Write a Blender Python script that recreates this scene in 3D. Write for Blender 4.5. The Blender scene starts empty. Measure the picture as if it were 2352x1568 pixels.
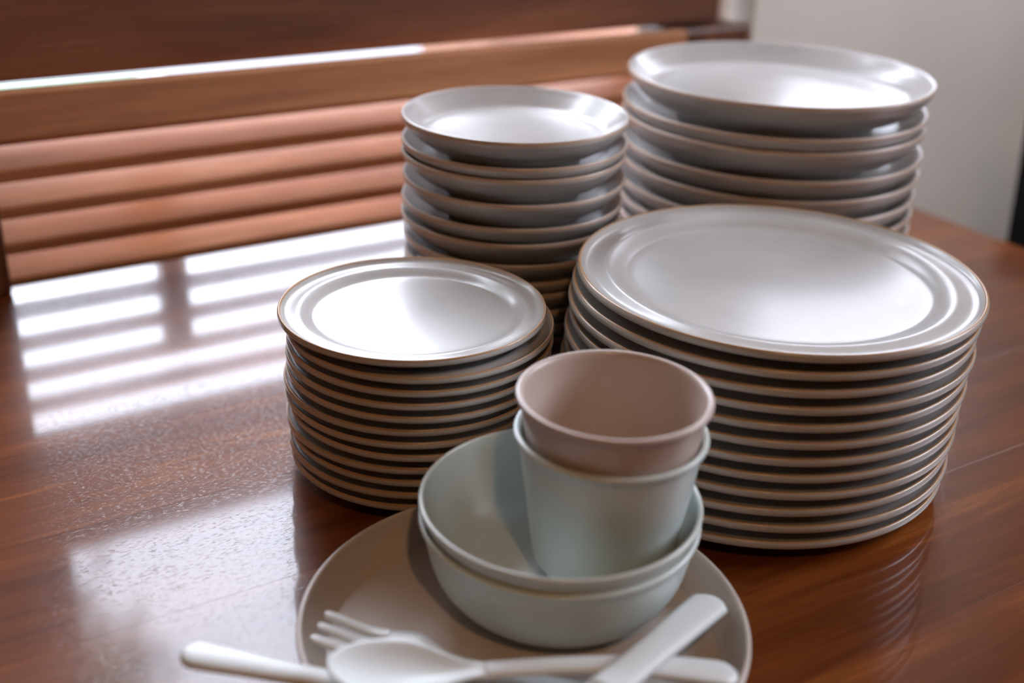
import bpy, bmesh, math, random
from mathutils import Matrix, Vector

random.seed(7)
S = bpy.context.scene
C = S.collection
PI = math.pi

# ------------------------------------------------------------------ camera
cam_data = bpy.data.cameras.new('camera')
cam = bpy.data.objects.new('camera', cam_data)
C.objects.link(cam)
RX = Vector((0.8533, -0.5206, 0.0300))
RY = Vector((0.1987, 0.3778, 0.9043))
RF = Vector((0.4822, 0.7657, -0.4258))
m = Matrix((RX, RY, -RF)).transposed().to_4x4()
m.translation = Vector((0, 0, 0.42))
cam.matrix_world = m
cam_data.sensor_width = 36
cam_data.lens = 36 * 2700 / 2352
cam_data.clip_start = 0.01
cam_data.dof.use_dof = True
cam_data.dof.focus_distance = 0.745
cam_data.dof.aperture_fstop = 2.9
S.camera = cam

# ------------------------------------------------------------------ world, lights, exposure
W = bpy.data.worlds.new('sky')
S.world = W
W.use_nodes = True
bg = W.node_tree.nodes['Background']
bg.inputs['Color'].default_value = (0.79, 0.855, 1.0, 1)
bg.inputs['Strength'].default_value = 15.5


def portal(name, loc, rot, sx, sy):
    l = bpy.data.lights.new(name, 'AREA')
    l.shape = 'RECTANGLE'
    l.size, l.size_y = sx, sy
    l.cycles.is_portal = True
    o = bpy.data.objects.new(name, l)
    o.location = loc
    o.rotation_euler = rot
    C.objects.link(o)


portal('window_portal', (0.55, 1.26, 0.45), (math.radians(-90), 0, 0), 1.0, 1.1)
portal('added_window_portal', (1.305, 1.26, 0.525), (math.radians(-90), 0, 0), 0.52, 0.48)
portal('side_window_portal', (2.12, -0.15, 1.02), (0, math.radians(90), 0), 0.84, 1.2)

S.view_settings.view_transform = 'Standard'
S.view_settings.look = 'None'
S.view_settings.gamma = 1
S.view_settings.use_curve_mapping = False
S.view_settings.exposure = 0.18
S.cycles.use_denoising = True
S.cycles.max_bounces = 7
S.cycles.diffuse_bounces = 4
S.cycles.glossy_bounces = 3
S.cycles.use_adaptive_sampling = True
S.cycles.adaptive_threshold = 0.06
S.cycles.sample_clamp_indirect = 6
S.cycles.caustics_reflective = False
S.cycles.caustics_refractive = False


# ------------------------------------------------------------------ materials
def new_mat(name):
    mt = bpy.data.materials.new(name)
    mt.use_nodes = True
    nt = mt.node_tree
    return mt, nt, nt.nodes['Principled BSDF']


def N(nt, typ, **kw):
    n = nt.nodes.new(typ)
    for k, v in kw.items():
        setattr(n, k, v)
    return n


def ramp(nt, stops):
    r = N(nt, 'ShaderNodeValToRGB')
    e = r.color_ramp.elements
    while len(e) < len(stops):
        e.new(0.5)
    for el, (p, c) in zip(e, stops):
        el.position = p
        el.color = (*c, 1)
    return r


def wood(name, dark, mid, light, rough=0.25, coat=0.0, axis='X', pores=0.25, spread=1.0, rough_var=0.08, spec=0.5):
    """Straight-grained timber, grain along the given world axis, shifted per piece."""
    mt, nt, b = new_mat(name)
    L = nt.links.new
    geo = N(nt, 'ShaderNodeNewGeometry')
    info = N(nt, 'ShaderNodeObjectInfo')
    add = N(nt, 'ShaderNodeVectorMath', operation='MULTIPLY_ADD')
    comb = N(nt, 'ShaderNodeCombineXYZ')
    for i in range(3):
        L(info.outputs['Random'], comb.inputs[i])
    add.inputs[1].default_value = (7.3, 5.1, 3.7)
    L(comb.outputs[0], add.inputs[0])
    L(geo.outputs['Position'], add.inputs[2])

    def mapped(sx, sy, sz):
        mp = N(nt, 'ShaderNodeMapping')
        s = {'X': (sx, sy, sz), 'Y': (sy, sx, sz), 'Z': (sy, sz, sx)}[axis]
        mp.inputs['Scale'].default_value = s
        L(add.outputs[0], mp.inputs['Vector'])
        return mp

    n1 = N(nt, 'ShaderNodeTexNoise')
    n1.inputs['Scale'].default_value = 1
    n1.inputs['Detail'].default_value = 6
    n1.inputs['Roughness'].default_value = 0.6
    n1.inputs['Distortion'].default_value = 0.6
    L(mapped(3.0, 34, 34).outputs[0], n1.inputs['Vector'])
    n2 = N(nt, 'ShaderNodeTexNoise')
    n2.inputs['Scale'].default_value = 1
    n2.inputs['Detail'].default_value = 4
    L(mapped(9, 260, 260).outputs[0], n2.inputs['Vector'])
    n3 = N(nt, 'ShaderNodeTexNoise')
    n3.inputs['Scale'].default_value = 1
    n3.inputs['Detail'].default_value = 3
    L(mapped(2.2, 8, 8).outputs[0], n3.inputs['Vector'])
    mix = N(nt, 'ShaderNodeMath', operation='MULTIPLY_ADD')
    mix.inputs[1].default_value = 0.35
    L(n2.outputs['Fac'], mix.inputs[0])
    L(n1.outputs['Fac'], mix.inputs[2])
    mix2 = N(nt, 'ShaderNodeMath', operation='MULTIPLY_ADD')
    mix2.inputs[1].default_value = 0.5 * spread
    L(n3.outputs['Fac'], mix2.inputs[0])
    L(mix.outputs[0], mix2.inputs[2])
    off = N(nt, 'ShaderNodeMath', operation='MULTIPLY_ADD')
    off.inputs[1].default_value = 0.06
    L(info.outputs['Random'], off.inputs[0])
    L(mix2.outputs[0], off.inputs[2])
    r = ramp(nt, [(0.62, dark), (0.92, mid), (1.22 if False else 1.0, light)])
    sc = N(nt, 'ShaderNodeMapRange')
    sc.inputs['From Min'].default_value = 0.55
    sc.inputs['From Max'].default_value = 1.3
    sc.inputs['To Min'].default_value = 0.35
    sc.inputs['To Max'].default_value = 1.1
    L(off.outputs[0], sc.inputs['Value'])
    L(sc.outputs[0], r.inputs['Fac'])
    L(r.outputs['Color'], b.inputs['Base Color'])
    # pores and brushed lacquer: long fine dashes
    n4 = N(nt, 'ShaderNodeTexNoise')
    n4.inputs['Scale'].default_value = 1
    n4.inputs['Detail'].default_value = 3
    n4.inputs['Roughness'].default_value = 0.65
    L(mapped(300, 1200, 1200).outputs[0], n4.inputs['Vector'])
    bump = N(nt, 'ShaderNodeBump')
    bump.inputs['Strength'].default_value = pores
    bump.inputs['Distance'].default_value = 0.0003
    pit = N(nt, 'ShaderNodeMapRange')
    pit.inputs['From Min'].default_value = 0.56
    pit.inputs['From Max'].default_value = 0.74
    pit.inputs['To Min'].default_value = 1.0
    pit.inputs['To Max'].default_value = 0.0
    pit.interpolation_type = 'SMOOTHSTEP'
    L(n4.outputs['Fac'], pit.inputs['Value'])
    L(pit.outputs[0], bump.inputs['Height'])
    L(bump.outputs[0], b.inputs['Normal'])
    rr = N(nt, 'ShaderNodeMapRange')
    rr.inputs['To Min'].default_value = rough - rough_var
    rr.inputs['To Max'].default_value = rough + rough_var
    L(n3.outputs['Fac'], rr.inputs['Value'])
    L(rr.outputs[0], b.inputs['Roughness'])
    b.inputs['Coat Weight'].default_value = coat
    b.inputs['Coat Roughness'].default_value = 0.075
    bump2 = N(nt, 'ShaderNodeBump')
    bump2.inputs['Strength'].default_value = pores
    bump2.inputs['Distance'].default_value = 0.0003
    L(pit.outputs[0], bump2.inputs['Height'])
    L(bump2.outputs[0], b.inputs['Coat Normal'])
    b.inputs['Specular IOR Level'].default_value = spec
    return mt


def ceramic(name, col, rough=0.22, var=0.04, coat=0.0, spec=0.5):
    mt, nt, b = new_mat(name)
    L = nt.links.new
    tc = N(nt, 'ShaderNodeTexCoord')
    n = N(nt, 'ShaderNodeTexNoise')
    n.inputs['Scale'].default_value = 14
    n.inputs['Detail'].default_value = 3
    L(tc.outputs['Object'], n.inputs['Vector'])
    a = tuple(max(0, c - var) for c in col)
    z = tuple(min(1, c + var) for c in col)
    r = ramp(nt, [(0.3, a), (0.7, z)])
    L(n.outputs['Fac'], r.inputs['Fac'])
    L(r.outputs['Color'], b.inputs['Base Color'])
    b.inputs['Roughness'].default_value = rough
    b.inputs['Specular IOR Level'].default_value = spec
    b.inputs['Coat Weight'].default_value = coat
    b.inputs['Coat Roughness'].default_value = 0.20
    n2 = N(nt, 'ShaderNodeTexNoise')
    n2.inputs['Scale'].default_value = 220
    L(tc.outputs['Object'], n2.inputs['Vector'])
    bp = N(nt, 'ShaderNodeBump')
    bp.inputs['Strength'].default_value = 0.03
    bp.inputs['Distance'].default_value = 0.001
    L(n2.outputs['Fac'], bp.inputs['Height'])
    L(bp.outputs[0], b.inputs['Normal'])
    return mt


def plaster(name, col, rough=0.8):
    mt, nt, b = new_mat(name)
    L = nt.links.new
    geo = N(nt, 'ShaderNodeNewGeometry')
    n = N(nt, 'ShaderNodeTexNoise')
    n.inputs['Scale'].default_value = 6
    n.inputs['Detail'].default_value = 5
    L(geo.outputs['Position'], n.inputs['Vector'])
    r = ramp(nt, [(0.3, tuple(c * 0.93 for c in col)), (0.7, col)])
    L(n.outputs['Fac'], r.inputs['Fac'])
    L(r.outputs['Color'], b.inputs['Base Color'])
    b.inputs['Roughness'].default_value = rough
    return mt


M = {}
M['table'] = wood('lacquered_teak', (0.110, 0.026, 0.0045), (0.195, 0.052, 0.0085), (0.275, 0.085, 0.0145), rough=0.34, coat=0.60, spec=0.12, axis='X', pores=0.13, rough_var=0.06)
M['frame'] = wood('window_timber', (0.11, 0.037, 0.016), (0.200, 0.072, 0.031), (0.26, 0.100, 0.046), rough=0.38, axis='X', pores=0.12)
M['frame_v'] = wood('window_timber_upright', (0.045, 0.014, 0.006), (0.150, 0.052, 0.022), (0.235, 0.090, 0.040), rough=0.38, axis='Z', pores=0.12)
M['slat'] = wood('louvre_timber', (0.38, 0.16, 0.07), (0.58, 0.27, 0.125), (0.70, 0.37, 0.19), rough=0.35, axis='X', pores=0.12)
M['dark'] = wood('dark_timber', (0.012, 0.005, 0.004), (0.03, 0.012, 0.008), (0.05, 0.02, 0.012), rough=0.5, axis='Z', pores=0.1)
M['ceil'] = wood('ceiling_boards', (0.06, 0.025, 0.012), (0.16, 0.075, 0.035), (0.24, 0.12, 0.06), rough=0.5, axis='X', pores=0.1)
M['floor'] = wood('floor_boards', (0.05, 0.02, 0.01), (0.14, 0.06, 0.03), (0.20, 0.09, 0.045), rough=0.35, axis='Y', pores=0.1)
M['wall'] = plaster('beige_plaster', (0.84, 0.77, 0.68))
M['glaze'] = ceramic('pale_glaze', (0.455, 0.434, 0.408), rough=0.34, coat=0.85, spec=0.45)
M['glaze_rim'] = ceramic('bare_clay_rim', (0.42, 0.25, 0.13), rough=0.28, var=0.06)
M['bowl_glaze'] = ceramic('bowl_glaze', (0.425, 0.397, 0.370), rough=0.34, coat=0.9, spec=0.4)
M['bowl_rim'] = ceramic('bowl_rim', (0.46, 0.34, 0.26), rough=0.28, var=0.05)
M['mint'] = ceramic('mint_plastic', (0.60, 0.68, 0.655), rough=0.38, var=0.015, coat=0.3)
M['sage'] = ceramic('sage_plastic', (0.57, 0.61, 0.575), rough=0.40, var=0.015, coat=0.3)
M['taupe'] = ceramic('taupe_plastic', (0.52, 0.42, 0.365), rough=0.42, var=0.015, coat=0.3)
M['beige'] = ceramic('beige_plastic', (0.56, 0.495, 0.44), rough=0.40, var=0.015, coat=0.25)
M['pale'] = ceramic('pale_plastic', (0.76, 0.80, 0.80), rough=0.36, var=0.015)
M['black'] = ceramic('black_leather', (0.006, 0.006, 0.006), rough=0.8, var=0.002, spec=0.1)
M['paving'] = plaster('grey_paving', (0.065, 0.062, 0.066))
M['leaf'] = plaster('leaf_green', (0.06, 0.14, 0.035), 0.5)
M['lawn'] = plaster('lawn_green', (0.07, 0.13, 0.06))


# ------------------------------------------------------------------ helpers
def finish(name, bm, mats, parent=None, smooth=False):
    bmesh.ops.recalc_face_normals(bm, faces=bm.faces)
    me = bpy.data.meshes.new(name)
    bm.to_mesh(me)
    bm.free()
    if smooth:
        for p in me.polygons:
            p.use_smooth = True
    for x in (mats if isinstance(mats, (list, tuple)) else [mats]):
        me.materials.append(x)
    o = bpy.data.objects.new(name, me)
    C.objects.link(o)
    if parent:
        o.parent = parent
    return o


def tag(o, label=None, cat=None, group=None, kind=None):
    if label:
        o['label'] = label
    if cat:
        o['category'] = cat
    if group:
        o['group'] = group
    if kind:
        o['kind'] = kind
    return o


def empty(name, loc=(0, 0, 0)):
    o = bpy.data.objects.new(name, None)
    o.empty_display_size = 0.02
    o.location = loc
    C.objects.link(o)
    return o


def box_bm(lo, hi, bevel=0.0, seg=2):
    bm = bmesh.new()
    bmesh.ops.create_cube(bm, size=1)
    for v in bm.verts:
        v.co = Vector([(lo[i] + hi[i]) / 2 + v.co[i] * (hi[i] - lo[i]) for i in range(3)])
    if bevel:
        bmesh.ops.bevel(bm, geom=list(bm.edges), offset=bevel, segments=seg, profile=0.6, affect='EDGES')
    return bm


def box(name, lo, hi, mat, parent=None, bevel=0.0, seg=2):
    """Box mesh whose origin sits at its own base centre; parents here stay at the world origin."""
    c = Vector(((lo[0] + hi[0]) / 2, (lo[1] + hi[1]) / 2, lo[2]))
    bm = box_bm(Vector(lo) - c, Vector(hi) - c, bevel, seg)
    o = finish(name, bm, mat, parent, smooth=False)
    o.location = c - (parent.location if parent else Vector())
    return o


def curve_pts(pts, sub=4):
    """Catmull-Rom through (r, z, tag) points; a point with tag 'c' stays a corner."""
    out = []
    n = len(pts)
    for i in range(n - 1):
        p1, p2 = pts[i], pts[i + 1]
        p0 = pts[i - 1] if i > 0 and len(p1) < 3 else p1
        p3 = pts[i + 2] if i + 2 < n and len(p2) < 3 else p2
        straight = len(p1) > 2 and len(p2) > 2
        k = 1 if straight else sub
        for j in range(k):
            t = j / k
            q = []
            for a in (0, 1):
                a0, a1, a2, a3 = p0[a], p1[a], p2[a], p3[a]
                q.append(0.5 * (2 * a1 + (a2 - a0) * t + (2 * a0 - 5 * a1 + 4 * a2 - a3) * t * t + (3 * a1 - a0 - 3 * a2 + a3) * t ** 3))
            out.append((max(0.0, q[0]), q[1]))
    out.append(pts[-1][:2])
    return out


def lathe(prof, seg=96, rim=None):
    """Closed solid of revolution; rim(r, z) picks material slot 1."""
    bm = bmesh.new()
    rings = []
    for r, z in prof:
        if r < 1e-6:
            rings.append([bm.verts.new((0, 0, z))])
        else:
            rings.append([bm.verts.new((r * math.cos(2 * PI * k / seg), r * math.sin(2 * PI * k / seg), z)) for k in range(seg)])
    for i in range(len(rings) - 1):
        a, b = rings[i], rings[i + 1]
        mi = 0
        if rim:
            mi = 1 if rim((prof[i][0] + prof[i + 1][0]) / 2, (prof[i][1] + prof[i + 1][1]) / 2, i) else 0
        for k in range(seg):
            k2 = (k + 1) % seg
            if len(a) == 1:
                f = bm.faces.new((a[0], b[k], b[k2]))
            elif len(b) == 1:
                f = bm.faces.new((a[k], b[0], a[k2]))
            else:
                f = bm.faces.new((a[k], b[k], b[k2], a[k2]))
            f.material_index = mi
    return bm


def wall_mesh(us, zs, holes, to3, t0, t1):
    """Plate with rectangular holes: cell grid us x zs, solid between depths t0 and t1."""
    bm = bmesh.new()
    vs = {}

    def V(i, j, d):
        k = (i, j, d)
        if k not in vs:
            vs[k] = bm.verts.new(to3(us[i], t1 if d else t0, zs[j]))
        return vs[k]
    nu, nz = len(us) - 1, len(zs) - 1
    solid = {(i, j) for i in range(nu) for j in range(nz) if (i, j) not in holes}
    for i, j in solid:
        for d in (0, 1):
            bm.faces.new((V(i, j, d), V(i + 1, j, d), V(i + 1, j + 1, d), V(i, j + 1, d)))
        for (di, dj, e) in ((-1, 0, ((i, j), (i, j + 1))), (1, 0, ((i + 1, j), (i + 1, j + 1))), (0, -1, ((i, j), (i + 1, j))), (0, 1, ((i, j + 1), (i + 1, j + 1)))):
            if (i + di, j + dj) not in solid:
                (a, b), (c, d2) = e
                bm.faces.new((V(a, b, 0), V(c, d2, 0), V(c, d2, 1), V(a, b, 1)))
    return bm


# ------------------------------------------------------------------ the room
FLOOR = -0.75
YW = 1.07            # inner face of the window wall
wall_b = finish('wall_back', wall_mesh([-2.2, 0.085, 1.0, 1.06, 1.55, 2.10], [FLOOR, -0.02, 0.30, 0.75, 0.95, 2.15], {(1, 1), (1, 2), (1, 3), (3, 2)}, lambda u, d, z: (u, d, z), YW, YW + 0.16), M['wall'])
tag(wall_b, 'beige plastered wall holding the louvred window', kind='structure')
wall_r = finish('wall_right', wall_mesh([-3.0, -0.75, 0.45, YW], [FLOOR, 0.60, 1.44, 2.15], {(1, 1)}, lambda u, d, z: (d, u, z), 2.00, 2.10), M['wall'])
tag(wall_r, 'beige plastered side wall with a wide window', kind='structure')
wall_l = box('wall_left', (-2.2, -3.0, FLOOR), (-2.1, YW, 2.15), M['ceil'])
tag(wall_l, 'brown timber wall on the left of the room', kind='structure')
wall_f = box('wall_front', (-2.2, -3.1, FLOOR), (2.1, -3.0, 2.15), M['ceil'])
tag(wall_f, 'brown timber wall behind the camera', kind='structure')
flo = box('floor', (-2.2, -3.1, FLOOR - 0.05), (2.1, YW + 0.16, FLOOR), M['floor'])
tag(flo, 'brown wooden floor of the room', kind='structure')
cei = box('ceiling', (-2.2, -3.1, 2.15), (2.1, YW + 0.16, 2.2), M['ceil'])
tag(cei, 'brown wooden ceiling of the room', kind='structure')
pav = box('terrace', (-30, YW + 0.2, FLOOR - 0.12), (40, 45, FLOOR - 0.06), M['paving'])
tag(pav, 'grey paved terrace outside the louvred window', kind='structure')
lawn = box('lawn', (-30, 5.46, FLOOR - 0.059), (1.45, 45, FLOOR - 0.05), M['lawn'])
tag(lawn, 'green lawn beyond the terrace', kind='structure')

# ------------------------------------------------------------------ louvred window
win = empty('window_1')
tag(win, 'wooden window with louvre slats below a heavy rail', kind='structure')
X0, X1 = 0.136, 0.880        # clear width of the louvre panel
PITCH, DEP, TH, TILT = 0.0335, 0.042, 0.0150, math.radians(25)


def slat_mesh():
    bm = box_bm((X0 - 0.004, 0, -TH), (X1 + 0.004, DEP, 0), 0.0022, 2)
    bmesh.ops.rotate(bm, verts=bm.verts, cent=(0, 0, 0), matrix=Matrix.Rotation(TILT, 3, 'X'))
    me = bpy.data.meshes.new('slat')
    bm.to_mesh(me)
    bm.free()
    me.materials.append(M['slat'])
    return me


sm = slat_mesh()
for k in range(5):
    o = bpy.data.objects.new('slat', sm)
    C.objects.link(o)
    o.parent = win
    o.location = (0, YW + 0.004, 0.0030 + 0.0335 * k)
box('top_rail', (0.089, YW - 0.042, 0.1405), (0.866, YW - 0.0242, 0.1820), M['slat'], win, 0.004, 3)
box('bottom_rail', (X0 - 0.002, YW + 0.002, -0.019), (X1 + 0.002, YW + 0.045, -0.004), M['frame'], win, 0.002)
box('stile', (0.088, YW - 0.024, 0.0005), (X0 - 0.002, YW + 0.045, 0.1788), M['frame_v'], win, 0.003)
box('stile', (0.861, YW - 0.024, 0.0005), (0.969, YW + 0.045, 0.1788), M['frame_v'], win, 0.004)
box('control_bar', (0.297, YW + 0.100, -0.0195), (0.325, YW + 0.125, 0.150), M['frame_v'], win, 0.002)
box('transom', (0.088, YW - 0.006, 0.1820), (0.940, YW + 0.050, 0.262), M['frame'], win, 0.004, 3)
box('frame_post', (0.0862, YW + 0.072, -0.0195), (0.135, YW + 0.13, 0.9495), M['frame_v'], win, 0.003)
box('frame_post', (0.925, YW + 0.072, -0.0195), (0.999, YW + 0.13, 0.9495), M['dark'], win, 0.003)  # dark colour stands in for the shade inside the recess
box('sash_stile', (0.136, YW + 0.09, 0.263), (0.165, YW + 0.12, 0.8995), M['frame_v'], win, 0.003)
box('head_rail', (0.136, YW + 0.072, 0.90), (0.924, YW + 0.13, 0.9495), M['frame'], win, 0.003)
for x in (0.690, 0.806):
    box('sash_stile', (x, YW + 0.09, 0.3605), (x + 0.054, YW + 0.12, 0.8995), M['frame_v'], win, 0.003)
box('centre_post', (0.7445, YW + 0.08, 0.3605), (0.8055, YW + 0.13, 0.8995), M['frame_v'], win, 0.003)
box('sash_rail', (0.1655, YW + 0.09, 0.263), (0.924, YW + 0.12, 0.360), M['frame'], win, 0.003)

win3 = empty('added_window')  # unseen opening, added so the dinner plates reflect something bright
tag(win3, 'unseen upper window added to brighten the plates, beside the louvred one', kind='structure')
for x in (1.0605, 1.5245):
    box('frame_post', (x, YW + 0.06, 0.3005), (x + 0.025, YW + 0.10, 0.7495), M['frame_v'], win3, 0.003)
for z in (0.3005, 0.7245):
    box('frame_rail', (1.086, YW + 0.06, z), (1.524, YW + 0.10, z + 0.025), M['frame'], win3, 0.003)

bm = bmesh.new()
cols = []
for i in range(97):
    x = 1.0885 + (1.5215 - 1.0885) * i / 96
    y = YW + 0.045 + 0.006 * math.sin(i * 0.62) + 0.002 * math.sin(i * 1.9)
    cols.append([bm.verts.new((x, y, z)) for z in (0.31, 0.45, 0.7235)])
for a, c in zip(cols[:-1], cols[1:]):
    for j in range(2):
        bm.faces.new((a[j], c[j], c[j + 1], a[j + 1]))
mt, nt, b = new_mat('sheer_white')
tr = N(nt, 'ShaderNodeBsdfTranslucent')
tr.inputs['Color'].default_value = (0.92, 0.92, 0.95, 1)
ms = N(nt, 'ShaderNodeMixShader')
ms.inputs[0].default_value = 0.85
b.inputs['Base Color'].default_value = (0.8, 0.8, 0.8, 1)
b.inputs['Roughness'].default_value = 0.9
nt.links.new(b.outputs[0], ms.inputs[1])
nt.links.new(tr.outputs[0], ms.inputs[2])
nt.links.new(ms.outputs[0], nt.nodes['Material Output'].inputs['Surface'])
cur = finish('diffuser', bm, mt, None, True)  # sheer sheet, added to dim and spread the reflection in the plates
tag(cur, 'unseen sheer white curtain over the small upper window', 'diffuser')

win2 = empty('window_2')
tag(win2, 'wide white window in the side wall', kind='structure')
for y in (-0.7495, -0.17, 0.4095):
    box('frame_post', (2.02, y, 0.6005), (2.07, y + 0.04, 1.4395), M['wall'], win2, 0.003)
for z in (0.6005, 1.3995):
    for y in (-0.709, -0.1295):
        box('frame_rail', (2.02, y, z), (2.07, y + 0.5385, z + 0.04), M['wall'], win2, 0.003)

tree = empty('added_tree', (-0.75, 3.2, FLOOR - 0.05))  # out of view, added to break up the left edge of the table glow
tag(tree, 'unseen leafy tree added outside to soften the window glow on the table', 'tree')
bm = lathe(curve_pts([(0, 0), (0.075, 0), (0.06, 0.3), (0.05, 1.2), (0.035, 2.4), (0, 2.9)], 3), 14)
finish('trunk', bm, M['dark'], tree, True)
bm = bmesh.new()
rl = random.Random(3)
for c in range(110):
    while True:
        p = Vector((rl.uniform(-1, 1), rl.uniform(-1, 1), rl.uniform(-1, 1)))
        if p.length < 1:
            break
    cc = Vector((0.52 + 0.88 * p.x, 0.55 * p.y, 3.0 + 0.80 * p.z))
    for k in range(26):
        d = Vector((rl.gauss(0, 1), rl.gauss(0, 1), rl.gauss(0, 1))).normalized()
        o = cc + d * rl.uniform(0.05, 0.22)
        a = Vector((rl.gauss(0, 1), rl.gauss(0, 1), rl.gauss(0, 0.6))).normalized() * rl.uniform(0.045, 0.075)
        b_ = a.cross(d).normalized() * rl.uniform(0.018, 0.03)
        bm.faces.new([bm.verts.new(o - a), bm.verts.new(o + b_), bm.verts.new(o + a), bm.verts.new(o - b_)])
tag(finish('foliage', bm, M['leaf'], tree), kind='stuff')
planter = empty('planter_box', (1.9, 2.15, FLOOR - 0.06))
tag(planter, 'brown timber planter box outside, behind the gap above the louvres', 'planter')
for k in range(4):
    z = FLOOR - 0.06 + 0.22 * k
    for y in (2.0, 2.28):
        box('board', (1.19, y, z), (2.6, y + 0.025, z + 0.215), M['frame'], planter, 0.003)
    for x in (1.19, 2.575):
        box('board', (x, 2.0255, z), (x + 0.025, 2.2795, z + 0.215), M['frame'], planter, 0.003)

# ------------------------------------------------------------------ table
table = empty('dining_table', (0.1, 0.48, FLOOR))
tag(table, 'glossy reddish brown plank dining table under the crockery', 'table')
edges = [-0.107, 0.001, 0.109, 0.217, 0.325, 0.433, 0.541, 0.649, 0.757, 0.865, 0.973, 1.063]
for a, b in zip(edges[:-1], edges[1:]):
    box('plank', (-0.95, a, -0.028), (1.07, b - 0.00004, 0.0), M['table'], table, 0.00008, 1)
for y in (-0.06, 0.99):
    box('apron', (-0.84, y, -0.11), (0.96, y + 0.022, -0.0285), M['table'], table, 0.002)
for x in (-0.88, 0.97):
    box('apron', (x, -0.03, -0.11), (x + 0.022, 0.98, -0.0285), M['table'], table, 0.002)
for x in (-0.91, 0.962):
    for y in (-0.075, 0.965):
        box('leg', (x, y, FLOOR), (x + 0.065, y + 0.065, -0.0285), M['table'], table, 0.004)


# ------------------------------------------------------------------ stacked crockery
def plate_profile(R, s, k=1.0):
    """Flat plate, well at z = s, rim at s + 0.009k."""
    p = [(0, 0), (0.40 * R, 0), (0.70 * R, 0.0002 * k), (0.755 * R, 0.0010 * k), (0.795 * R, 0.0035 * k), (0.83 * R, 0.0055 * k), (0.855 * R, 0.0061 * k), (0.885 * R, 0.0056 * k),
         (0.925 * R, 0.0051 * k), (0.955 * R, 0.0061 * k), (0.974 * R, 0.0080 * k), (0.985 * R, 0.0090 * k), (0.994 * R, 0.0088 * k), (1.0 * R, 0.0073 * k), (1.0 * R, 0.0053 * k), (0.992 * R, 0.0038 * k),
         (0.965 * R, 0.0028 * k), (0.90 * R, 0.0009 * k), (0.83 * R, -0.0010 * k), (0.76 * R, -0.0034), (0.70 * R, -0.004), (0.63 * R, -0.004, 'c')]
    q = [(r, z + s) for r, z in curve_pts(p, 3)]
    q += [(0.622 * R, 0.0005), (0.615 * R, 0.00012), (0.58 * R, 0.00012), (0.573 * R, 0.0005), (0.565 * R, s - 0.004), (0, s - 0.004)]
    return q


def bowl_profile(R, s):
    """Shallow bowl with a thick body: floor at z = s, rim 18 mm higher."""
    p = [(0, 0), (0.45 * R, 0.0005), (0.70 * R, 0.0022), (0.79 * R, 0.0038), (0.835 * R, 0.0062), (0.88 * R, 0.0098), (0.94 * R, 0.0145), (0.970 * R, 0.0172), (0.984 * R, 0.0180),
         (0.995 * R, 0.0175), (R, 0.0158), (0.995 * R, 0.0138), (0.980 * R, 0.0118), (0.94 * R, 0.0072), (0.88 * R, 0.0022), (0.82 * R, -0.0020), (0.74 * R, -0.0056), (0.66 * R, -0.0068), (0.60 * R, -0.0068, 'c')]
    q = [(r, z + s) for r, z in curve_pts(p, 3)]
    q += [(0.592 * R, 0.0017), (0.55 * R, 0.0017), (0.542 * R, s - 0.0068), (0, s - 0.0068)]
    return q


def wide_bowl_profile(R, s):
    """Wide bowl with a broad flat floor and a steep curved wall 20 mm high."""
    p = [(0, 0), (0.45 * R, 0.0), (0.68 * R, 0.0006), (0.78 * R, 0.0018), (0.84 * R, 0.0042), (0.88 * R, 0.0082), (0.925 * R, 0.0132), (0.963 * R, 0.0182), (0.975 * R, 0.0195),
         (0.986 * R, 0.0200), (0.996 * R, 0.0194), (R, 0.0176), (0.997 * R, 0.0154), (0.986 * R, 0.0132), (0.965 * R, 0.0088), (0.93 * R, 0.0036), (0.885 * R, -0.0018), (0.82 * R, -0.0062), (0.74 * R, -0.0080), (0.66 * R, -0.0082, 'c')]
    q = [(r, z + s) for r, z in curve_pts(p, 3)]
    q += [(0.652 * R, 0.0006), (0.61 * R, 0.0006), (0.602 * R, s - 0.0082), (0, s - 0.0082)]
    return q


def stack(name, cat, group, label_fn, zs, R, c_top, c_bot, offs, prof, depth, mats, rimband, tilt=0.0):
    n = len(zs)
    cache = {}
    made = []
    for i in range(n):                       # i = 0 is the top piece
        s = zs[i] - zs[i + 1] if i + 1 < n else zs[i] - depth
        key = round(s, 4)
        if key not in cache:
            bm = lathe(prof(R, s), 112, rim=lambda r, z, k, s=s: rimband(r / R, z - s))
            o = finish(name, bm, mats, None, smooth=True)
            cache[key] = o
        else:
            o = cache[key].copy()
            C.objects.link(o)
        t = (zs[0] - zs[i]) / (zs[0] - zs[-1])
        cx = c_top[0] + (c_bot[0] - c_top[0]) * t
        cy = c_top[1] + (c_bot[1] - c_top[1]) * t
        ox, oy = offs[i] if i < len(offs) else (0, 0)
        # offsets are along the picture's sideways and depth directions on the table
        cx += 0.846 * ox + 0.533 * oy
        cy += -0.533 * ox + 0.846 * oy
        o.location = (cx, cy, zs[i] - depth - s)
        o.rotation_euler = (0, 0, random.uniform(0, 6.28))
        tag(o, label_fn(i, n), cat, group)
        made.append(o)
    return made


ORD = ['first', 'second', 'third', 'fourth', 'fifth', 'sixth', 'seventh', 'eighth', 'ninth', 'tenth', 'eleventh', 'twelfth']


def labels(what, where):
    def f(i, n):
        if i == 0:
            return f'topmost {what} of {where}'
        if i == n - 1:
            return f'lowest {what} of {where}, standing on the table'
        return f'{ORD[i]} {what} from the top of {where}'
    return f


mm = 0.001
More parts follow.
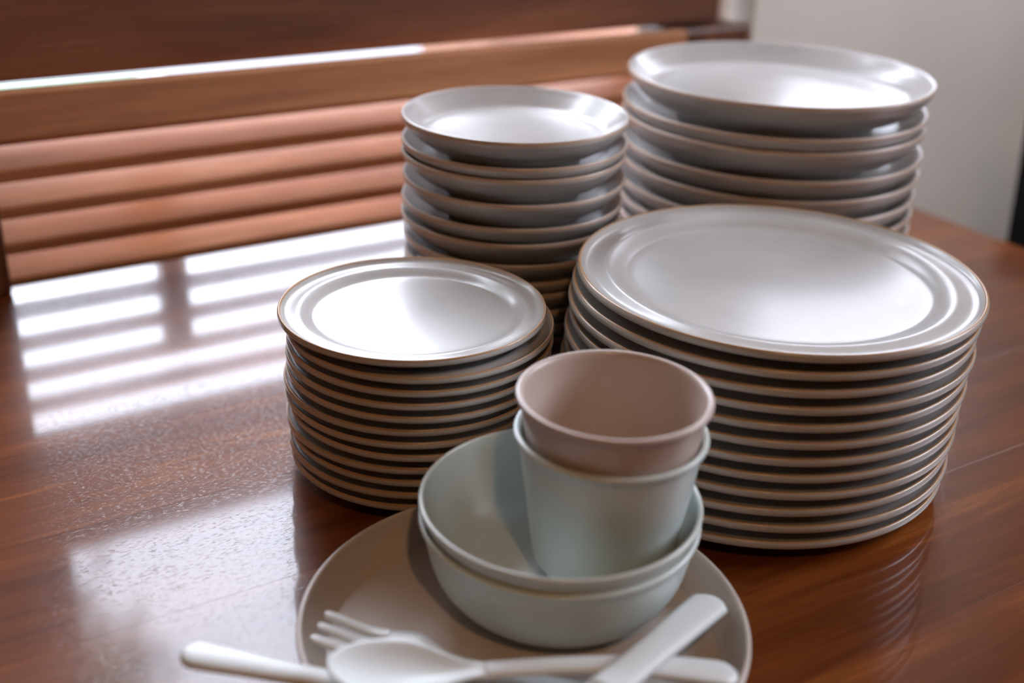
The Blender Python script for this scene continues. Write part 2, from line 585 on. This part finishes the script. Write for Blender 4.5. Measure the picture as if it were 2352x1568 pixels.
# wide flat plates, right foreground
zs = [0.134 - i * (0.134 - 0.0175) / 11 for i in range(12)]
stack('dinner_plate', 'plate', 'wide dinner plates stacked at the right front', labels('wide dinner plate', 'the right front plate stack'), zs, 0.1345,
      (0.5405, 0.5300), (0.5210, 0.5227),
      [(1.5 * mm, 0), (0, 0), (-1 * mm, 0), (1.2 * mm, 0), (-0.5 * mm, 0), (0.8 * mm, 0), (0, 0), (0.8 * mm, 0.5 * mm), (1.2 * mm, 0), (-0.8 * mm, 0), (1.2 * mm, 0), (0, 0)],
      lambda R, s: plate_profile(R, s), 0.009, [M['glaze'], M['glaze_rim']], lambda q, z: 0.978 < q < 0.997 and z > 0.0080)
# small side plates, left foreground
zs = [0.114 - i * (0.114 - 0.0165) / 11 for i in range(12)]
stack('side_plate', 'plate', 'small side plates stacked at the left front', labels('small side plate', 'the left front plate stack'), zs, 0.0872,
      (0.3206, 0.6267), (0.3222, 0.6253),
      [(-2.5 * mm, 0.5 * mm), (2.5 * mm, 0), (2.2 * mm, 0), (1 * mm, 0), (0.8 * mm, 0), (-1.5 * mm, 0), (-1.2 * mm, 0), (1 * mm, 0), (-1.6 * mm, 0), (1 * mm, 0), (-0.8 * mm, 0), (0, 0)],
      lambda R, s: plate_profile(R, s, 0.85), 0.00765, [M['glaze'], M['glaze_rim']], lambda q, z: 0.974 < q < 0.998 and z > 0.0064)
top = bpy.data.objects['side_plate']
top.rotation_euler = (0, 0, 0)
top.matrix_world = Matrix.Translation(top.location + Vector((0, 0, 0.0008))) @ Matrix.Rotation(math.radians(0.7), 4, Vector((-0.846, 0.533, 0)))
# small shallow bowls, middle
zs = [0.1950, 0.1763, 0.1676, 0.1490, 0.1310, 0.1187, 0.1027, 0.0887, 0.0787, 0.0650, 0.0530, 0.0410, 0.0300]
stack('shallow_bowl', 'bowl', 'small shallow bowls stacked in the middle', labels('small shallow bowl', 'the middle bowl stack'), zs, 0.0875,
      (0.4723, 0.7563), (0.4735, 0.7560),
      [(0, 0), (0, 0), (-0.5 * mm, 0), (0.3 * mm, 0), (-0.8 * mm, 0), (-1.5 * mm, 0), (0, 0), (0.6 * mm, 0), (0, 0), (0.5 * mm, 0), (0, 0), (0, 0)],
      lambda R, s: bowl_profile(R, s), 0.018, [M['bowl_glaze'], M['bowl_rim']], lambda q, z: q > 0.988 and z > 0.0153)
# wide bowls, right rear
zs = [0.2050, 0.1800, 0.1690, 0.1460, 0.1295, 0.1120, 0.0965, 0.0820, 0.0675, 0.0530, 0.0415, 0.0300]
stack('wide_bowl', 'bowl', 'wide shallow bowls stacked at the right rear', labels('wide shallow bowl', 'the right rear bowl stack'), zs, 0.1310,
      (0.7357, 0.7492), (0.7340, 0.7500),
      [(1.0 * mm, 0), (-1.5 * mm, 0), (-1.5 * mm, 0), (0, 0), (0.5 * mm, 0), (0, 0), (0, 0), (0, 0), (0, 0), (0, 0), (0, 0)],
      lambda R, s: wide_bowl_profile(R, s), 0.020, [M['bowl_glaze'], M['bowl_rim']], lambda q, z: q > 0.990 and z > 0.0172)


# ------------------------------------------------------------------ the picnic set in front
def tray_profile(R):
    p = [(0, 0.005), (0.5 * R, 0.005), (0.84 * R, 0.0051), (0.890 * R, 0.0068), (0.93 * R, 0.0130), (0.96 * R, 0.0200), (0.972 * R, 0.0242), (0.984 * R, 0.0255), (0.997 * R, 0.0248), (R, 0.0228), (0.988 * R, 0.0180), (0.958 * R, 0.0090), (0.915 * R, 0.0025), (0.85 * R, 0.0), (0.80 * R, 0, 'c'), (0, 0, 'c')]
    return curve_pts(p, 4)


tray = finish('plate', lathe(tray_profile(0.1188), 128), M['beige'], smooth=True)
tray.location = (0.2767, 0.4186, 0.0004)
tag(tray, 'deep beige plastic plate holding the bowls, cups and cutlery', 'plate')


def deep_bowl_profile(R):
    o = [(0, 0, 'c'), (0.60 * R, 0, 'c'), (0.70 * R, 0.0020), (0.81 * R, 0.0090), (0.895 * R, 0.0200), (0.941 * R, 0.0330), (0.966 * R, 0.0445), (0.990 * R, 0.0482), (1.0 * R, 0.0500), (0.998 * R, 0.0515), (0.982 * R, 0.0522), (0.964 * R, 0.0513), (0.957 * R, 0.0480),
         (0.950 * R, 0.0425), (0.922 * R, 0.0330), (0.862 * R, 0.0218), (0.780 * R, 0.0115), (0.67 * R, 0.0048), (0.57 * R, 0.0032), (0.25 * R, 0.0030), (0, 0.0030)]
    return curve_pts(o, 4)


b2 = finish('deep_bowl', lathe(deep_bowl_profile(0.078), 128), M['mint'], smooth=True)
b2.location = (0.3175, 0.4491, 0.0076)
tag(b2, 'pale mint bowl underneath, lower of the two nested bowls', 'bowl', 'nested picnic bowls')
b1 = finish('deep_bowl', lathe(deep_bowl_profile(0.078), 128), M['sage'], smooth=True)
b1.location = (0.3177, 0.4492, 0.0174)
tag(b1, 'grey green bowl that the two nested cups stand in', 'bowl', 'nested picnic bowls')


def cup_profile(R, h):
    o = [(0, 0, 'c'), (0.64 * R, 0, 'c'), (0.70 * R, 0.0012), (0.745 * R, 0.0050), (0.775 * R, 0.0120), (0.83 * R, 0.0340), (0.895 * R, 0.0580), (0.945 * R, h - 0.0060), (0.972 * R, h - 0.0042), (0.995 * R, h - 0.0030), (1.0 * R, h - 0.0014), (0.985 * R, h), (0.945 * R, h - 0.0003), (0.918 * R, h - 0.0028),
         (0.903 * R, h - 0.0090), (0.852 * R, 0.0570), (0.792 * R, 0.0330), (0.737 * R, 0.0120), (0.68 * R, 0.0065), (0.60 * R, 0.0035), (0.3 * R, 0.0030), (0, 0.0030)]
    return curve_pts(o, 4)


c2 = finish('cup', lathe(cup_profile(0.0523, 0.083), 112), M['mint'], smooth=True)
c2.location = (0.3385, 0.4352, 0.0296)
tag(c2, 'pale mint cup standing in the bowl, lower of the nested cups', 'cup', 'nested picnic cups')
c1 = finish('cup', lathe(cup_profile(0.0523, 0.083), 112), M['taupe'], smooth=True)
c1.location = (0.3388, 0.4349, 0.0516)
tag(c1, 'taupe cup nested inside the mint cup, open at the top', 'cup', 'nested picnic cups')


# ------------------------------------------------------------------ cutlery
def interp(tbl, x):
    for (x0, v0), (x1, v1) in zip(tbl[:-1], tbl[1:]):
        if x <= x1:
            t = (x - x0) / (x1 - x0) if x1 > x0 else 0
            t = max(0, min(1, t))
            t = t * t * (3 - 2 * t)
            return v0 + (v1 - v0) * t
    return tbl[-1][1]


def blade(xs, half, mid, thick, dish=lambda x: 0.0, off=lambda x: 0.0, nu=10):
    """Flat swept solid along +X: half-width, mid height, thickness, dish (edge rises), sideways offset."""
    bm = bmesh.new()
    rows = []
    for x in xs:
        w, z, t, d, o = half(x), mid(x), thick(x), dish(x), off(x)
        ring = []
        for j in range(nu + 1):
            u = -1 + 2 * j / nu
            e = t * 0.5 * math.sqrt(max(0, 1 - abs(u) ** 4))
            ring.append(bm.verts.new((x, o + w * u, z + d * (u * u - 1) + e)))
        for j in range(nu - 1, 0, -1):
            u = -1 + 2 * j / nu
            e = t * 0.5 * math.sqrt(max(0, 1 - abs(u) ** 4))
            ring.append(bm.verts.new((x, o + w * u, z + d * (u * u - 1) - e)))
        rows.append(ring)
    n = len(rows[0])
    for a, b in zip(rows[:-1], rows[1:]):
        for k in range(n):
            bm.faces.new((a[k], b[k], b[(k + 1) % n], a[(k + 1) % n]))
    bm.faces.new(rows[0])
    bm.faces.new(list(reversed(rows[-1])))
    return bm


def lin(a, b, n):
    return [a + (b - a) * i / n for i in range(n + 1)]


def round_ends(x, a, b, w, ra=None, rb=None):
    """Half-width w capped by round ends at a and/or b."""
    k = w
    if ra and x - a < ra:
        k = w * math.sqrt(max(0.0, 1 - ((ra - (x - a)) / ra) ** 2)) + 0.0002
    if rb and b - x < rb:
        k = min(k, w * math.sqrt(max(0.0, 1 - ((rb - (b - x)) / rb) ** 2)) + 0.0002)
    return k


def end_dense(a, b, n, ra=0.0, rb=0.0):
    xs = []
    for i in range(n + 1):
        t = i / n
        t = 0.5 - 0.5 * math.cos(PI * t)
        xs.append(a + (b - a) * t)
    return xs


def place(e, tip, end):
    """Put a utensil modelled along +X with its tip at tip and its handle end at end."""
    tip, end = Vector(tip), Vector(end)
    x = (end - tip).normalized()
    y = Vector((0, 0, 1)).cross(x).normalized()
    z = x.cross(y)
    mt = Matrix((x, y, z)).transposed().to_4x4()
    mt.translation = tip
    e.matrix_world = mt


def handle(e, a, L, w0, w1, t=0.0042, mat='pale', arch=0.0):
    hw = lambda x: round_ends(x, a, L, interp([(a, w0), (a + 0.03, w0), (L, w1)], x), None, w1 * 0.95)
    return finish('handle', blade(end_dense(a, L, 30), hw, lambda x: arch * math.sin(PI * (x - a) / (L - a)), lambda x: t * (0.3 + 0.7 * min(1.0, max(0.0, (L - x) / 0.007)) ** 0.5), lambda x: -0.0009), M[mat], e, True)


def spoon(tip, end, mat):
    e = empty('spoon')
    L = (Vector(end) - Vector(tip)).length
    bw = lambda x: max(0.0006, 0.0208 * math.sqrt(max(0, 1 - abs((x - 0.034) / 0.0342) ** 2.3))) if x < 0.034 else interp([(0.034, 0.0208), (0.072, 0.0058), (0.08, 0.0056)], x)
    finish('spoon_bowl', blade(end_dense(0.0, 0.079, 34), bw, lambda x: interp([(0, 0.002), (0.035, 0.0015), (0.075, 0.0004), (0.08, 0)], x), lambda x: 0.0030,
                               lambda x: 0.0085 * math.sin(PI * min(1, max(0, x / 0.074))) ** 1.0, nu=18), M[mat], e, True)
    handle(e, 0.076, L, 0.0056, 0.0100, 0.0040, mat, 0.005)
    place(e, tip, end)
    return e


def fork(tip, end, mat):
    e = empty('fork')
    L = (Vector(end) - Vector(tip)).length
    zc = lambda x: interp([(0, 0.0045), (0.028, 0.0), (0.055, 0.0035), (0.075, 0.0012), (0.08, 0)], x)
    finish('fork_head', blade(end_dense(0.034, 0.080, 24), lambda x: interp([(0.034, 0.0137), (0.048, 0.0135), (0.072, 0.0058), (0.08, 0.0056)], x), zc, lambda x: 0.0036, lambda x: 0.0010), M[mat], e, True)
    for k in range(3):
        o = -0.0098 + 0.0098 * k
        finish('tine', blade(end_dense(0.0, 0.036, 14), lambda x: round_ends(x, 0, 0.036, interp([(0, 0.0030), (0.036, 0.0037)], x), 0.003), zc, lambda x: 0.0032, lambda x: 0.0, lambda x, o=o: o), M[mat], e, True)
    handle(e, 0.077, L, 0.0056, 0.0095, 0.0040, mat)
    place(e, tip, end)
    return e


def knife(tip, end, mat, a=0.090, w0=0.0068, w1=0.0098):
    e = empty('knife')
    L = (Vector(end) - Vector(tip)).length
    finish('knife_blade', blade(end_dense(0.0, a + 0.004, 24), lambda x: round_ends(x, 0, 0.1, interp([(0, 0.0080), (0.05, 0.0092), (a + 0.004, w0)], x), 0.012), lambda x: 0, lambda x: 0.0022), M[mat], e, True)
    handle(e, a, L, w0, w1, 0.0050, mat)
    place(e, tip, end)
    return e


tag(knife((0.256, 0.351, 0.0125), (0.1075, 0.4615, 0.0375), 'pale'), 'pale knife with its handle jutting over the left rim of the plate', 'knife')
tag(spoon((0.1641, 0.4158, 0.0385), (0.3445, 0.3265, 0.0240), 'pale'), 'pale mint spoon lying across the front with its bowl to the left', 'spoon')
tag(fork((0.1785, 0.4635, 0.0195), (0.3000, 0.3440, 0.0100), 'pale'), 'pale fork with its tines against the left wall of the plate', 'fork')
tag(knife((0.2010, 0.2990, 0.0640), (0.3760, 0.3810, 0.0225), 'pale', 0.07, 0.0095, 0.0112), 'pale utensil handle slanting over the spoon at the right', 'knife')

# ------------------------------------------------------------------ chair at the far end of the table
chair = empty('dining_chair', (1.40, 0.60, FLOOR))
tag(chair, 'black chair at the right end of the table, half out of frame', 'chair')


def slanted(name, pts, th, mat, parent, bevel=0.006):
    bm = bmesh.new()
    vs = [bm.verts.new(Vector(p) - parent.location) for p in pts]
    f = bm.faces.new(vs)
    r = bmesh.ops.extrude_face_region(bm, geom=[f])
    for v in r['geom']:
        if isinstance(v, bmesh.types.BMVert):
            v.co += Vector(th)
    bmesh.ops.bevel(bm, geom=list(bm.edges), offset=bevel, segments=2, affect='EDGES')
    return finish(name, bm, mat, parent)


slanted('backrest', [(1.19, 0.40, -0.09), (1.19, 0.804, -0.09), (1.27, 0.873, 0.13), (1.27, 0.37, 0.13)], (0.035, 0, -0.01), M['black'], chair)
slanted('seat', [(0.82, 0.38, -0.32), (1.20, 0.40, -0.32), (1.20, 0.80, -0.32), (0.82, 0.82, -0.32)], (0, 0, 0.05), M['black'], chair, 0.012)
for y in (0.41, 0.76):
    slanted('back_post', [(1.165, y, -0.30), (1.195, y, -0.30), (1.212, y, -0.08), (1.192, y, -0.08)], (0, 0.03, 0), M['black'], chair, 0.003)
    box('leg', (0.84, y, FLOOR), (0.87, y + 0.03, -0.3205), M['black'], chair, 0.003)
    box('leg', (1.16, y, FLOOR), (1.19, y + 0.03, -0.3205), M['black'], chair, 0.003)

# ------------------------------------------------------------------ pendant lamp behind the camera
lamp = empty('pendant_lamp', (-0.05, -0.40, 1.25))
tag(lamp, 'warm pendant lamp hanging behind the camera', 'lamp')
bm = lathe(curve_pts([(0.02, 0.16), (0.06, 0.15), (0.12, 0.09), (0.15, 0.0), (0.147, 0.0), (0.117, 0.088), (0.058, 0.146), (0.02, 0.156), (0.02, 0.16)], 3), 48)
bmesh.ops.remove_doubles(bm, verts=bm.verts, dist=1e-5)
finish('lamp_shade', bm, M['dark'], lamp, True)
cord = box_bm((-0.003, -0.003, 0.157), (0.003, 0.003, 0.899), 0.001)
finish('cord', cord, M['black'], lamp)
mt, nt, b = new_mat('warm_bulb')
b.inputs['Emission Color'].default_value = (1.0, 0.55, 0.22, 1)
b.inputs['Emission Strength'].default_value = 60
finish('bulb', lathe(curve_pts([(0, 0.0), (0.022, 0.006), (0.034, 0.03), (0.028, 0.06), (0.014, 0.085), (0.013, 0.11), (0, 0.112)], 4), 32), mt, lamp, True)
l = bpy.data.lights.new('lamp_light', 'POINT')
l.energy = 8.5
l.color = (1.0, 0.55, 0.24)
l.shadow_soft_size = 0.035
lo = bpy.data.objects.new('lamp_light', l)
lo.location = (-0.05, -0.40, 1.19)
C.objects.link(lo)
